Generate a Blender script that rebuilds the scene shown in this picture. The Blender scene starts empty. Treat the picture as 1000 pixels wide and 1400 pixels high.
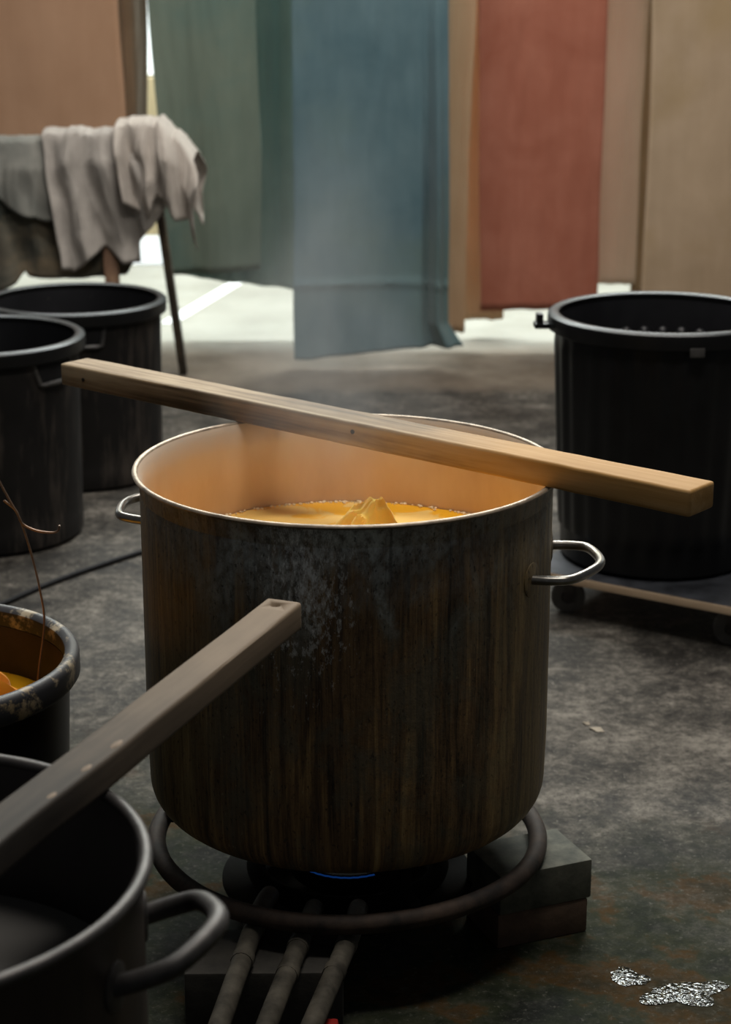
import bpy, bmesh, math, random
from mathutils import Vector, Matrix, noise
random.seed(7)
R = math.radians
scn = bpy.context.scene
C = scn.collection

# ------------------------------------------------------------------ camera
cam_d = bpy.data.cameras.new('camera'); cam = bpy.data.objects.new('camera', cam_d); C.objects.link(cam)
cam.location = (0, 0, 1.408); cam.rotation_euler = (R(90 - 16.6), 0, 0)
cam_d.sensor_fit = 'VERTICAL'; cam_d.sensor_height = 36.0; cam_d.lens = 36.0 * 2700 / 1400
cam_d.clip_start = 0.05
cam_d.dof.use_dof = True; cam_d.dof.focus_distance = 2.58; cam_d.dof.aperture_fstop = 6.3
scn.camera = cam

# ------------------------------------------------------------------ light
w = bpy.data.worlds.new('world'); scn.world = w; w.use_nodes = True
bg = w.node_tree.nodes['Background']; bg.inputs[0].default_value = (0.92, 0.97, 1.0, 1); bg.inputs[1].default_value = 0.06

def area(name, loc, aim, sx, sy, power, col):
    d = bpy.data.lights.new(name, 'AREA'); d.shape = 'RECTANGLE'; d.size = sx; d.size_y = sy
    d.energy = power; d.color = col
    o = bpy.data.objects.new(name, d); C.objects.link(o); o.location = loc
    o.rotation_euler = (Vector(aim) - Vector(loc)).to_track_quat('-Z', 'Y').to_euler()
    return o
# roof light over the middle of the workshop, and the one over the bay behind the hanging cloths
area('roof_light_front', (0.40, 2.35, 3.3), (0.35, 2.5, 0), 1.1, 0.5, 45, (1.0, 0.95, 0.87))
area('roof_light_middle', (0.2, 4.7, 3.7), (0.2, 5.2, 0), 3.0, 0.6, 120, (1.0, 0.95, 0.88))
area('roof_light_back', (0.1, 7.75, 3.7), (0.1, 7.6, 0), 4.0, 0.8, 440, (0.93, 1.0, 0.98))

scn.view_settings.view_transform = 'Standard'; scn.view_settings.look = 'None'
scn.view_settings.exposure = 0.0; scn.view_settings.gamma = 1.0; scn.view_settings.use_curve_mapping = False

# ------------------------------------------------------------------ materials
class NT:
    """small helper round a node tree"""
    def __init__(s, name):
        s.m = bpy.data.materials.new(name); s.m.use_nodes = True; s.t = s.m.node_tree; s.n = s.t.nodes
        s.b = s.n['Principled BSDF']; s.tc = s.n.new('ShaderNodeTexCoord')
    def link(s, a, b): s.t.links.new(a, b)
    def vec(s, scale=(1, 1, 1), loc=(0, 0, 0), src='Object'):
        m = s.n.new('ShaderNodeMapping'); m.inputs['Scale'].default_value = scale; m.inputs['Location'].default_value = loc
        s.link(s.tc.outputs[src], m.inputs[0]); return m.outputs[0]
    def noise(s, scale, detail=4, rough=0.55, vec=None, dist=0.0):
        n = s.n.new('ShaderNodeTexNoise'); n.inputs['Scale'].default_value = scale; n.inputs['Detail'].default_value = detail
        n.inputs['Roughness'].default_value = rough; n.inputs['Distortion'].default_value = dist
        s.link(vec if vec else s.vec(), n.inputs['Vector']); return n.outputs['Fac']
    def ramp(s, fac, stops, interp='LINEAR'):
        r = s.n.new('ShaderNodeValToRGB'); r.color_ramp.interpolation = interp; e = r.color_ramp.elements
        while len(e) < len(stops): e.new(0.5)
        for i, (p, c) in enumerate(stops):
            e[i].position = p
            e[i].color = (c, c, c, 1) if isinstance(c, (int, float)) else (*c, 1)
        s.link(fac, r.inputs[0]); return r.outputs[0]
    def mix(s, fac, a, b, mode='MIX'):
        m = s.n.new('ShaderNodeMix'); m.data_type = 'RGBA'; m.blend_type = mode
        for sock, v in ((m.inputs[0], fac), (m.inputs[6], a), (m.inputs[7], b)):
            if isinstance(v, (int, float)): sock.default_value = v
            elif isinstance(v, tuple): sock.default_value = (*v, 1)
            else: s.link(v, sock)
        return m.outputs[2]
    def math(s, op, a, b=0.0, clamp=False):
        m = s.n.new('ShaderNodeMath'); m.operation = op; m.use_clamp = clamp
        for sock, v in ((m.inputs[0], a), (m.inputs[1], b)):
            if isinstance(v, (int, float)): sock.default_value = v
            else: s.link(v, sock)
        return m.outputs[0]
    def sep(s, vec):
        n = s.n.new('ShaderNodeSeparateXYZ'); s.link(vec, n.inputs[0]); return n.outputs
    def bump(s, h, strength=0.3, dist=0.01):
        b = s.n.new('ShaderNodeBump'); b.inputs['Strength'].default_value = strength; b.inputs['Distance'].default_value = dist
        s.link(h, b.inputs['Height']); s.link(b.outputs[0], s.b.inputs['Normal'])
    def out(s, color=None, rough=None, metal=None, spec=None):
        for key, v in (('Base Color', color), ('Roughness', rough), ('Metallic', metal), ('Specular IOR Level', spec)):
            if v is None: continue
            if isinstance(v, (int, float)): s.b.inputs[key].default_value = v
            elif isinstance(v, tuple): s.b.inputs[key].default_value = (*v, 1)
            else: s.link(v, s.b.inputs[key])
        return s.m

M = {}
def m_floor():
    k = NT('concrete_floor')
    p = k.sep(k.tc.outputs['Object'])
    big = k.noise(1.7, 5, 0.6); mid = k.noise(9, 9, 0.78, dist=0.25); fine = k.noise(48, 6, 0.8)
    v = k.math('ADD', k.math('MULTIPLY', mid, 0.50), k.math('ADD', k.math('MULTIPLY', big, 0.28), k.math('MULTIPLY', fine, 0.28)))
    grey = k.ramp(v, [(0.465, (0.017, 0.0152, 0.013)), (0.52, (0.048, 0.0435, 0.037)), (0.56, (0.088, 0.079, 0.067)), (0.63, (0.19, 0.172, 0.148))])
    spk = k.noise(95, 3, 0.7); scr = k.noise(1.0, 4, 0.7, vec=k.vec((70, 22, 1), (4, 2, 0)), dist=1.2)
    grey = k.mix(k.ramp(spk, [(0.60, 0.0), (0.68, 0.55)]), grey, (0.21, 0.19, 0.165))
    grey = k.mix(k.ramp(spk, [(0.34, 0.7), (0.42, 0.0)]), grey, (0.016, 0.015, 0.013))
    grey = k.mix(k.ramp(scr, [(0.66, 0.0), (0.72, 0.6)]), grey, (0.24, 0.22, 0.19))
    # dye stains and algae round the burner
    near = k.ramp(p[1], [(0.0, 1.0), (1.0, 0.0)])
    nm = k.n.new('ShaderNodeMapRange'); nm.inputs['From Min'].default_value = 2.80; nm.inputs['From Max'].default_value = 3.2
    nm.inputs['To Min'].default_value = 1; nm.inputs['To Max'].default_value = 0
    wob = k.math('ADD', k.math('ADD', p[1], k.math('MULTIPLY', p[0], 0.4)), k.math('MULTIPLY', k.math('SUBTRACT', big, 0.5), 1.2)); k.link(wob, nm.inputs['Value'])
    stain = k.noise(4.5, 5, 0.65, vec=k.vec((1, 1, 1), (3, 1, 0)))
    stc = k.ramp(stain, [(0.38, (0.007, 0.008, 0.006)), (0.46, (0.013, 0.017, 0.010)), (0.52, (0.024, 0.027, 0.015)), (0.57, (0.050, 0.028, 0.009)), (0.64, (0.026, 0.022, 0.012))])
    stc = k.mix(k.ramp(fine, [(0.48, 0.0), (0.7, 0.35)]), stc, (0.07, 0.07, 0.058))
    stc = k.mix(k.ramp(spk, [(0.58, 0.0), (0.70, 0.5)]), stc, (0.10, 0.098, 0.08))
    col = k.mix(k.math('MULTIPLY', nm.outputs[0], 0.92), grey, stc)
    # dusty brown, then pale: the cloths' shade and bright bay painted in
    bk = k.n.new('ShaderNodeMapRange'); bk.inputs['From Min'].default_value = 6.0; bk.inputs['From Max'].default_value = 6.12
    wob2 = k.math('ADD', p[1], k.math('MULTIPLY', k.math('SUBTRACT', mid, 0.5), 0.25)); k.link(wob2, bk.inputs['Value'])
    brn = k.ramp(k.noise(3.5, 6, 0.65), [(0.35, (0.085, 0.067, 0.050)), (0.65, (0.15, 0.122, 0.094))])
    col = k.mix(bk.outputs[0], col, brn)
    bk = k.n.new('ShaderNodeMapRange'); bk.inputs['From Min'].default_value = 6.60; bk.inputs['From Max'].default_value = 6.85; k.link(wob2, bk.inputs['Value'])
    back = k.ramp(k.noise(3.0, 5, 0.6), [(0.3, (0.22, 0.215, 0.185)), (0.7, (0.30, 0.295, 0.26))])
    col = k.mix(bk.outputs[0], col, back)
    k.bump(k.math('ADD', mid, k.math('MULTIPLY', fine, 0.4)), 0.35, 0.006)
    rough = k.mix(nm.outputs[0], k.ramp(mid, [(0.3, 0.62), (0.7, 0.9)]), k.ramp(stain, [(0.4, 0.6), (0.6, 0.8)]))
    return k.out(col, rough, spec=k.mix(nm.outputs[0], (0.15, 0.15, 0.15), (0.03, 0.03, 0.03)))
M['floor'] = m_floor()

def m_pot():
    k = NT('stained_pot_steel')
    p = k.sep(k.tc.outputs['Object'])
    ang = k.n.new('ShaderNodeMath'); ang.operation = 'ARCTAN2'; k.link(p[0], ang.inputs[0]); k.link(k.math('MULTIPLY', p[1], -1.0), ang.inputs[1])
    cv = k.n.new('ShaderNodeCombineXYZ'); k.link(k.math('MULTIPLY', ang.outputs[0], 1.0), cv.inputs[0]); k.link(p[2], cv.inputs[2])
    def vv(sx, sz, off=0.0):
        m = k.n.new('ShaderNodeMapping'); m.inputs['Scale'].default_value = (sx, 1, sz); m.inputs['Location'].default_value = (off, off * .7, off)
        k.link(cv.outputs[0], m.inputs[0]); return m.outputs[0]
    streak = k.noise(1.0, 7, 0.72, vec=vv(11, 3.0), dist=0.5)
    fine = k.noise(1.0, 6, 0.72, vec=vv(55, 5.0, 5), dist=0.3)
    blot = k.noise(1.0, 7, 0.68, vec=vv(4.5, 8, 2), dist=0.6)
    spot = k.noise(1.0, 4, 0.7, vec=vv(26, 70, 9))
    s = k.math('ADD', k.math('MULTIPLY', streak, 0.62), k.math('MULTIPLY', fine, 0.38))
    brown = k.ramp(s, [(0.37, (0.016, 0.011, 0.008)), (0.45, (0.080, 0.048, 0.025)), (0.52, (0.17, 0.100, 0.046)), (0.58, (0.27, 0.165, 0.068)), (0.68, (0.42, 0.29, 0.13))])
    olive = k.mix(k.ramp(blot, [(0.46, 0.0), (0.60, 0.6)]), brown, k.mix(spot, (0.045, 0.050, 0.040), (0.16, 0.155, 0.115)))
    side = k.ramp(k.math('ADD', k.math('ABSOLUTE', ang.outputs[0]), k.math('MULTIPLY', k.math('SUBTRACT', blot, 0.5), 0.7)), [(0.62, 0.0), (0.95, 0.8)])  # yellow-brown stain on both sides, also painting in their brighter edge reflections
    olive = k.mix(side, olive, k.ramp(s, [(0.38, (0.035, 0.024, 0.012)), (0.52, (0.20, 0.135, 0.055)), (0.66, (0.36, 0.27, 0.12))]))
    # ragged band under the rim: grey steel with its ambient reflection painted in
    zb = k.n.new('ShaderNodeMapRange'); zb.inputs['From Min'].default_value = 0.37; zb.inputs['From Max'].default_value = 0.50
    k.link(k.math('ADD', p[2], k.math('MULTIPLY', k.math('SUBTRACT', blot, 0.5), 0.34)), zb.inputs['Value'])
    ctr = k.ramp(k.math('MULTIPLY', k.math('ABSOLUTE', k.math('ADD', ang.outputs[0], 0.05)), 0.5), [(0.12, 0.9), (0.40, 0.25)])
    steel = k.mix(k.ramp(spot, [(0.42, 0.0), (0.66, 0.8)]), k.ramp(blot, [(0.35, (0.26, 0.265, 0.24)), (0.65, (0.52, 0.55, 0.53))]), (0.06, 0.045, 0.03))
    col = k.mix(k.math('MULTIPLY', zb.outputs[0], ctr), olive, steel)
    # dark runs
    run = k.noise(1.0, 5, 0.6, vec=vv(22, 2.6, 13), dist=0.7)
    col = k.mix(k.ramp(run, [(0.60, 0.0), (0.68, 0.55)]), col, (0.018, 0.014, 0.010))
    pep = k.noise(1.0, 3, 0.6, vec=vv(70, 120, 31))
    col = k.mix(k.ramp(pep, [(0.30, 0.75), (0.40, 0.0)]), col, (0.015, 0.013, 0.011))
    col = k.mix(k.ramp(pep, [(0.66, 0.0), (0.74, 0.5)]), col, (0.30, 0.25, 0.16))
    # pale crust splashed below the rim
    dx = k.math('MULTIPLY', k.math('ADD', ang.outputs[0], 0.175), 6.0); dz = k.math('MULTIPLY', k.math('SUBTRACT', p[2], 0.425), 9.5)
    d = k.math('SQRT', k.math('ADD', k.math('MULTIPLY', dx, dx), k.math('MULTIPLY', dz, dz)))
    crust = k.math('SUBTRACT', k.noise(1.0, 7, 0.75, vec=vv(42, 64, 21)), k.math('MULTIPLY', d, 0.13))
    cm = k.ramp(crust, [(0.40, 0.0), (0.44, 0.4), (0.50, 0.45), (0.54, 1.0)])
    col = k.mix(cm, col, (0.72, 0.72, 0.70))
    k.bump(k.math('ADD', k.math('MULTIPLY', fine, 0.5), k.math('ADD', spot, k.math('MULTIPLY', cm, 0.6))), 0.25, 0.003)
    return k.out(col, k.ramp(s, [(0.3, 0.42), (0.7, 0.62)]), 0.12, 0.4)
M['pot'] = m_pot()

def m_pot_in():
    k = NT('dye_glow_pot_inside')
    p = k.sep(k.tc.outputs['Object'])
    n = k.noise(14, 6, 0.6, vec=k.vec((1, 1, 0.35)))
    z = k.n.new('ShaderNodeMapRange'); z.inputs['From Min'].default_value = 0.425; z.inputs['From Max'].default_value = 0.50
    k.link(k.math('ADD', p[2], k.math('MULTIPLY', k.math('SUBTRACT', n, 0.5), 0.05)), z.inputs['Value'])
    st = k.ramp(n, [(0.3, (0.58, 0.385, 0.225)), (0.7, (0.70, 0.50, 0.32))])  # orange-tan paints in the light bounced off dye and steam
    col = k.mix(z.outputs[0], st, (0.56, 0.48, 0.40))
    return k.out(col, 0.42, 0.25, 0.5)
M['pot_in'] = m_pot_in()

def m_simple(name, col, rough=0.5, metal=0.0, var=0.25, scale=20, bump=0.0, stretch=(1, 1, 1), spec=0.5, dark=None):
    k = NT(name)
    n = k.noise(scale, 5, 0.62, vec=k.vec(stretch))
    lo = dark if dark else tuple(c * (1 - var) for c in col); hi = tuple(min(1, c * (1 + var)) for c in col)
    c = k.ramp(n, [(0.34, lo), (0.66, hi)])
    if bump: k.bump(n, bump, 0.003)
    return k.out(c, rough, metal, spec)
M['steel'] = m_simple('worn_bright_steel', (0.30, 0.24, 0.18), 0.45, 0.55, 0.45, 26)
M['steel_dull'] = m_simple('dull_dark_steel', (0.06, 0.055, 0.053), 0.5, 0.6, 0.35, 30)
M['handle'] = m_simple('handle_steel', (0.24, 0.225, 0.205), 0.30, 0.95, 0.3, 40)
M['black_plastic'] = m_simple('black_bin_plastic', (0.006, 0.006, 0.0065), 0.40, 0, 0.3, 8, spec=0.28)
def m_dusty():
    k = NT('dusty_black_bin_plastic')
    n = k.noise(1.0, 5, 0.7, vec=k.vec((16, 16, 2.0))); n2 = k.noise(5, 4, 0.6)
    f = k.ramp(n, [(0.52, 0.0), (0.74, 0.7)])
    col = k.mix(k.math('MULTIPLY', f, n2), k.ramp(n2, [(0.3, (0.006, 0.0055, 0.0055)), (0.7, (0.015, 0.0135, 0.0125))]), (0.20, 0.16, 0.13))
    return k.out(col, 0.62, 0, 0.2)
M['dusty_plastic'] = m_dusty()
M['scuffed_plastic'] = m_simple('scuffed_handle_plastic', (0.045, 0.042, 0.04), 0.5, 0, 0.4, 30)
M['inner_plastic'] = m_simple('bin_inside_plastic', (0.012, 0.012, 0.014), 0.42, 0, 0.3, 6, spec=0.4)
M['brown_plastic'] = m_simple('dye_stained_tub_inside', (0.040, 0.023, 0.010), 0.5, 0, 0.3, 10, spec=0.3)
def m_tubrim():
    k = NT('scuffed_tub_rim')
    n = k.noise(24, 6, 0.7); n2 = k.noise(9, 4, 0.6)
    col = k.mix(k.ramp(n, [(0.54, 0.0), (0.62, 0.9)]), (0.030, 0.030, 0.034), k.ramp(n2, [(0.4, (0.30, 0.22, 0.12)), (0.6, (0.42, 0.36, 0.26))]))
    return k.out(col, 0.5)
M['tub_rim'] = m_tubrim()
def m_wood(name, c1, c2, c3, warm=None, axis_scale=(2.2, 55, 55), rough=0.7):
    k = NT(name)
    g = k.noise(1.0, 5, 0.6, vec=k.vec(axis_scale), dist=0.3); b = k.noise(1.0, 4, 0.6, vec=k.vec((5, 9, 9)))
    col = k.ramp(k.math('ADD', k.math('MULTIPLY', g, 0.7), k.math('MULTIPLY', b, 0.3)), [(0.38, c1), (0.5, c2), (0.62, c3)])
    if warm:   # warm tone towards one end; on the batten it is soaked-up dye
        p = k.sep(k.tc.outputs['Object'])
        r = k.n.new('ShaderNodeMapRange'); r.inputs['From Min'].default_value = warm[0]; r.inputs['From Max'].default_value = warm[1]
        k.link(k.math('ADD', p[0], k.math('MULTIPLY', k.math('SUBTRACT', b, 0.5), 0.3)), r.inputs['Value'])
        col = k.mix(r.outputs[0], col, k.mix(0.6, col, warm[2]))
    k.bump(g, 0.35, 0.002)
    return k.out(col, rough, spec=0.3)
M['batten'] = m_wood('batten_wood', (0.085, 0.056, 0.030), (0.23, 0.162, 0.094), (0.40, 0.31, 0.20), (0.08, 0.34, (0.48, 0.25, 0.06)))
M['dark_wood'] = m_wood('brown_ended_dark_wood', (0.022, 0.018, 0.014), (0.046, 0.036, 0.028), (0.085, 0.066, 0.050), (-0.05, 0.50, (0.27, 0.19, 0.12)), (2, 30, 30), 0.75)  # dark along its length, blending to brown towards the holed end
M['ply_edge'] = m_wood('plywood_edge', (0.36, 0.25, 0.16), (0.50, 0.37, 0.25), (0.60, 0.47, 0.33))
M['trestle_wood'] = m_wood('trestle_wood', (0.09, 0.05, 0.03), (0.16, 0.09, 0.055), (0.24, 0.15, 0.09), None, (30, 30, 3))
M['trestle_dark'] = m_wood('trestle_dark_wood', (0.035, 0.03, 0.025), (0.07, 0.055, 0.04), (0.16, 0.12, 0.08), None, (30, 30, 3))
M['rail_wood'] = m_wood('rail_wood', (0.25, 0.17, 0.10), (0.36, 0.26, 0.16), (0.45, 0.34, 0.22))
M['ply_top'] = m_simple('dark_painted_board', (0.030, 0.032, 0.038), 0.6, 0, 0.6, 16, spec=0.3, dark=(0.012, 0.013, 0.016))
M['rust'] = m_simple('rusty_iron', (0.034, 0.021, 0.014), 0.75, 0.2, 0.7, 26, bump=0.4)
M['pipe'] = m_simple('grimy_gas_pipe', (0.080, 0.070, 0.054), 0.65, 0.2, 0.4, 24, bump=0.3, dark=(0.028, 0.024, 0.017))
M['iron'] = m_simple('black_cast_iron', (0.008, 0.007, 0.006), 0.85, 0.0, 0.4, 30, spec=0.1)
M['brick'] = m_simple('grimy_block', (0.10, 0.097, 0.075), 0.85, 0, 0.4, 22, bump=0.5, dark=(0.045, 0.048, 0.037))
M['brick_brown'] = m_simple('brown_block', (0.10, 0.062, 0.04), 0.85, 0, 0.35, 22, bump=0.5)
M['brick_dark'] = m_simple('near_black_block', (0.035, 0.031, 0.025), 0.8, 0, 0.4, 18, bump=0.5)  # near-black tone for the darkest blocks
M['rubber'] = m_simple('black_rubber', (0.010, 0.010, 0.011), 0.75, spec=0.2)
M['caster_grey'] = m_simple('caster_wheel_grey', (0.075, 0.073, 0.07), 0.55)
M['wire'] = m_simple('copper_brown_wire', (0.21, 0.14, 0.10), 0.35, 0.7)
M['red'] = m_simple('red_tap_paint', (0.35, 0.02, 0.015), 0.45)
M['hole'] = m_simple('shadowed_wood_hole', (0.02, 0.013, 0.008), 0.9)
M['worn_wood'] = m_simple('bare_worn_wood', (0.20, 0.145, 0.10), 0.8, 0, 0.3, 60)
M['flake'] = m_simple('pale_flake', (0.36, 0.31, 0.24), 0.8)

def m_dye(name, c1, c2, pale, rough=0.12, scale=9):
    k = NT(name)
    n = k.noise(scale, 5, 0.55, dist=0.8)
    col = k.mix(k.ramp(n, [(0.50, 0.0), (0.54, 1.0)]), c1, pale)
    col = k.mix(k.ramp(k.noise(3, 3), [(0.4, 0.0), (0.7, 0.4)]), col, c2)
    return k.out(col, rough, spec=0.4)
M['dye'] = m_dye('yellow_dye_bath', (0.98, 0.50, 0.012), (0.98, 0.46, 0.01), (0.98, 0.66, 0.20), 0.35, 9)
M['dye_tub'] = m_dye('orange_dye_bath', (0.60, 0.30, 0.01), (0.45, 0.18, 0.008), (0.55, 0.25, 0.01))
M['dye_grey'] = m_simple('grey_dye_bath', (0.10, 0.095, 0.09), 0.16, 0, 0.1, 4)
M['foam'] = m_simple('dye_foam', (0.85, 0.68, 0.44), 0.35, 0, 0.2, 150)
def m_cloth(name, c1, c2, scale=2.2, grad=None, weave=0.10):
    k = NT(name)
    n = k.noise(scale, 5, 0.62, dist=0.4); n2 = k.noise(1.0, 4, 0.6, vec=k.vec((26, 26, 2.5)))
    col = k.ramp(k.math('ADD', k.math('MULTIPLY', n, 0.72), k.math('MULTIPLY', n2, 0.28)), [(0.34, c1), (0.66, c2)])
    if grad: col = k.mix(k.ramp(k.noise(*grad[1:3]), [(0.48, 0.0), (0.68, 0.8)]), col, grad[0])
    k.bump(k.noise(1.0, 2, 0.5, vec=k.vec((420, 420, 90))), weave, 0.001)
    k.b.inputs['Sheen Weight'].default_value = 0.15
    return k.out(col, 0.92, spec=0.15)
M['c_peach'] = m_cloth('peach_cloth', (0.350, 0.205, 0.125), (0.43, 0.265, 0.170))
M['c_taupe'] = m_cloth('taupe_cloth', (0.135, 0.108, 0.080), (0.175, 0.142, 0.108))
M['c_green'] = m_cloth('sage_green_cloth', (0.125, 0.160, 0.128), (0.185, 0.220, 0.175), 2.2, ((0.105, 0.165, 0.145), 2.8, 4))
M['c_teal'] = m_cloth('dark_teal_green_cloth', (0.095, 0.155, 0.138), (0.150, 0.220, 0.195), 2.5)
M['c_blue'] = m_cloth('slate_blue_cloth', (0.075, 0.135, 0.160), (0.120, 0.190, 0.215), 3.4, ((0.115, 0.175, 0.168), 2.6, 5))
M['c_tan'] = m_cloth('tan_cloth', (0.41, 0.26, 0.15), (0.47, 0.31, 0.19))
M['c_ochre'] = m_cloth('ochre_cloth', (0.36, 0.235, 0.135), (0.43, 0.29, 0.175))
M['c_brown'] = m_cloth('brown_cloth', (0.16, 0.11, 0.06), (0.21, 0.145, 0.085))
M['c_red'] = m_cloth('brick_red_cloth', (0.290, 0.092, 0.056), (0.390, 0.148, 0.098), 4.5)
M['c_cream'] = m_cloth('cream_cloth', (0.38, 0.30, 0.225), (0.44, 0.355, 0.275))
M['c_beige'] = m_cloth('beige_cloth', (0.35, 0.255, 0.165), (0.45, 0.335, 0.23), 2.6, ((0.35, 0.25, 0.14), 3.2, 4))
M['rag_grey'] = m_cloth('grey_rag_cloth', (0.29, 0.265, 0.24), (0.46, 0.42, 0.385), 9)
M['rag_green'] = m_cloth('grey_green_rag_cloth', (0.16, 0.165, 0.150), (0.30, 0.29, 0.26), 6)
M['rag_olive'] = m_cloth('stained_olive_rag_cloth', (0.035, 0.042, 0.036), (0.17, 0.15, 0.115), 7, ((0.26, 0.20, 0.13), 9, 4))
M['rag_pale'] = m_cloth('pale_rag_cloth', (0.33, 0.29, 0.255), (0.48, 0.43, 0.385), 8)
M['cl_yellow'] = m_cloth('yellow_dyed_cloth', (0.96, 0.56, 0.09), (0.98, 0.66, 0.14), 12)
M['cl_yellow'].node_tree.nodes['Principled BSDF'].inputs['Subsurface Weight'].default_value = 0.6
M['cl_yellow'].node_tree.nodes['Principled BSDF'].inputs['Subsurface Radius'].default_value = (0.05, 0.03, 0.01)
M['cl_orange'] = m_cloth('orange_dyed_cloth', (0.50, 0.16, 0.01), (0.66, 0.27, 0.02), 12)
M['wall'] = m_simple('pale_timber_wall', (0.50, 0.42, 0.26), 0.7, 0, 0.12, 4, stretch=(20, 1, 1))
def m_glow(name, col, st):
    k = NT(name); k.b.inputs['Emission Color'].default_value = (*col, 1); k.b.inputs['Emission Strength'].default_value = st
    return k.out(col, 0.5)
M['pane'] = m_glow('daylit_glowing_pane', (0.88, 0.96, 1.0), 0.95)
M['flame'] = m_glow('blue_gas_flame', (0.012, 0.09, 0.42), 0.2)
def m_puddle():
    k = NT('rippled_water_film')
    k.bump(k.noise(135, 1, 0.4), 0.8, 0.0026)
    return k.out((0.018, 0.018, 0.014), 0.06, spec=0.22)
M['puddle'] = m_puddle()
M['paint'] = m_simple('worn_white_floor_paint', (0.80, 0.82, 0.82), 0.7, 0, 0.08, 30)

# ------------------------------------------------------------------ mesh helpers
def link_mesh(name, bm, mat, parent=None, smooth=True, loc=None):
    bmesh.ops.recalc_face_normals(bm, faces=bm.faces)
    me = bpy.data.meshes.new(name); bm.to_mesh(me); bm.free()
    for mm in (mat if isinstance(mat, (list, tuple)) else [mat]): me.materials.append(M[mm])
    if smooth:
        me.shade_smooth()
        try: me.set_sharp_from_angle(angle=R(38))
        except Exception: pass
    o = bpy.data.objects.new(name, me); C.objects.link(o)
    if parent is not None: o.parent = parent
    if loc is not None: o.location = loc
    return o
def tag(o, label, cat, group=None, kind=None):
    if label: o['label'] = label
    if cat: o['category'] = cat
    if group: o['group'] = group
    if kind: o['kind'] = kind
    return o
def thing(name, loc, label, cat, rotz=0.0, group=None):
    o = bpy.data.objects.new(name, None); C.objects.link(o); o.location = loc; o.rotation_euler = (0, 0, rotz); o.empty_display_size = 0.1
    return tag(o, label, cat, group)
def lathe(prof, n=96, closed=False, fn=None, mats=None):
    """revolve (r, z) points; fn(r, z, a, i) -> r ; mats: material index per profile segment"""
    bm = bmesh.new(); rings = []
    for i, (r, z) in enumerate(prof):
        if r < 1e-6: rings.append([bm.verts.new((0, 0, z))]); continue
        ring = []
        for j in range(n):
            a = 2 * math.pi * j / n
            rr = fn(r, z, a, i) if fn else r
            ring.append(bm.verts.new((rr * math.sin(a), -rr * math.cos(a), z)))
        rings.append(ring)
    pairs = list(zip(range(len(prof) - 1), range(1, len(prof))))
    if closed: pairs.append((len(prof) - 1, 0))
    for q, (i, k) in enumerate(pairs):
        A, B = rings[i], rings[k]
        for j in range(n):
            j2 = (j + 1) % n
            if len(A) == 1 and len(B) == 1: continue
            if len(A) == 1: f = bm.faces.new((A[0], B[j], B[j2]))
            elif len(B) == 1: f = bm.faces.new((A[j], A[j2], B[0]))
            else: f = bm.faces.new((A[j], A[j2], B[j2], B[j]))
            if mats: f.material_index = mats[q]
    return bm
def smooth_path(pts, n=8, closed=False):
    P = [Vector(p) for p in pts]; out = []
    m = len(P)
    for i in range(m if closed else m - 1):
        g = lambda k: P[k % m] if closed else P[max(0, min(m - 1, k))]
        a, b, c, d = g(i - 1), g(i), g(i + 1), g(i + 2)
        for k in range(n):
            t = k / n
            out.append(0.5 * ((2 * b) + (c - a) * t + (2 * a - 5 * b + 4 * c - d) * t * t + (3 * b - a - 3 * c + d) * t ** 3))
    if not closed: out.append(P[-1])
    return out
def add_tube(bm, path, r, n=12, closed=False):
    m = len(path); rings = []; up = None
    for i, p in enumerate(path):
        a = path[(i - 1) % m] if (closed or i > 0) else path[0]; b = path[(i + 1) % m] if (closed or i < m - 1) else path[-1]
        t = (b - a).normalized()
        if up is None:
            up = Vector((0, 0, 1)) if abs(t.z) < 0.9 else Vector((1, 0, 0))
        up = (up - t * up.dot(t)).normalized(); s = t.cross(up)
        rr = r(i / max(1, m - 1)) if callable(r) else r
        rings.append([bm.verts.new(p + rr * (math.cos(2 * math.pi * k / n) * up + math.sin(2 * math.pi * k / n) * s)) for k in range(n)])
    for i in range(m if closed else m - 1):
        A, B = rings[i], rings[(i + 1) % m]
        for k in range(n): bm.faces.new((A[k], A[(k + 1) % n], B[(k + 1) % n], B[k]))
    if not closed: bm.faces.new(rings[0]); bm.faces.new(list(reversed(rings[-1])))
    return bm
def tube(name, pts, r, mat, parent=None, n=12, seg=8, closed=False):
    return link_mesh(name, add_tube(bmesh.new(), smooth_path(pts, seg, closed), r, n, closed), mat, parent)
def add_box(bm, c, s, rot=None, bevel=0.0, seg=2):
    g = bmesh.ops.create_cube(bm, size=1.0)['verts']
    for v in g: v.co = Vector((v.co.x * s[0], v.co.y * s[1], v.co.z * s[2]))
    if bevel:
        es = {e for v in g for e in v.link_edges}
        g = list({v for f in bmesh.ops.bevel(bm, geom=list(es), offset=bevel, segments=seg, affect='EDGES', profile=0.6)['faces'] for v in f.verts} | {v for v in g if v.is_valid})
    mx = Matrix.Translation(Vector(c)) @ (rot.to_4x4() if rot else Matrix.Identity(4))
    for v in g: v.co = mx @ v.co
    return bm
def box(name, c, s, mat, parent=None, rot=None, bevel=0.003, seg=2, smooth=True):
    return link_mesh(name, add_box(bmesh.new(), c, s, rot, bevel, seg), mat, parent, smooth)
def arc(cx, cz, r, a0, a1, n=6):
    return [(cx + r * math.cos(R(a0 + (a1 - a0) * i / n)), cz + r * math.sin(R(a0 + (a1 - a0) * i / n))) for i in range(n + 1)]
def nz(x, y=0.0, z=0.0): return noise.noise(Vector((x, y, z)))

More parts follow.
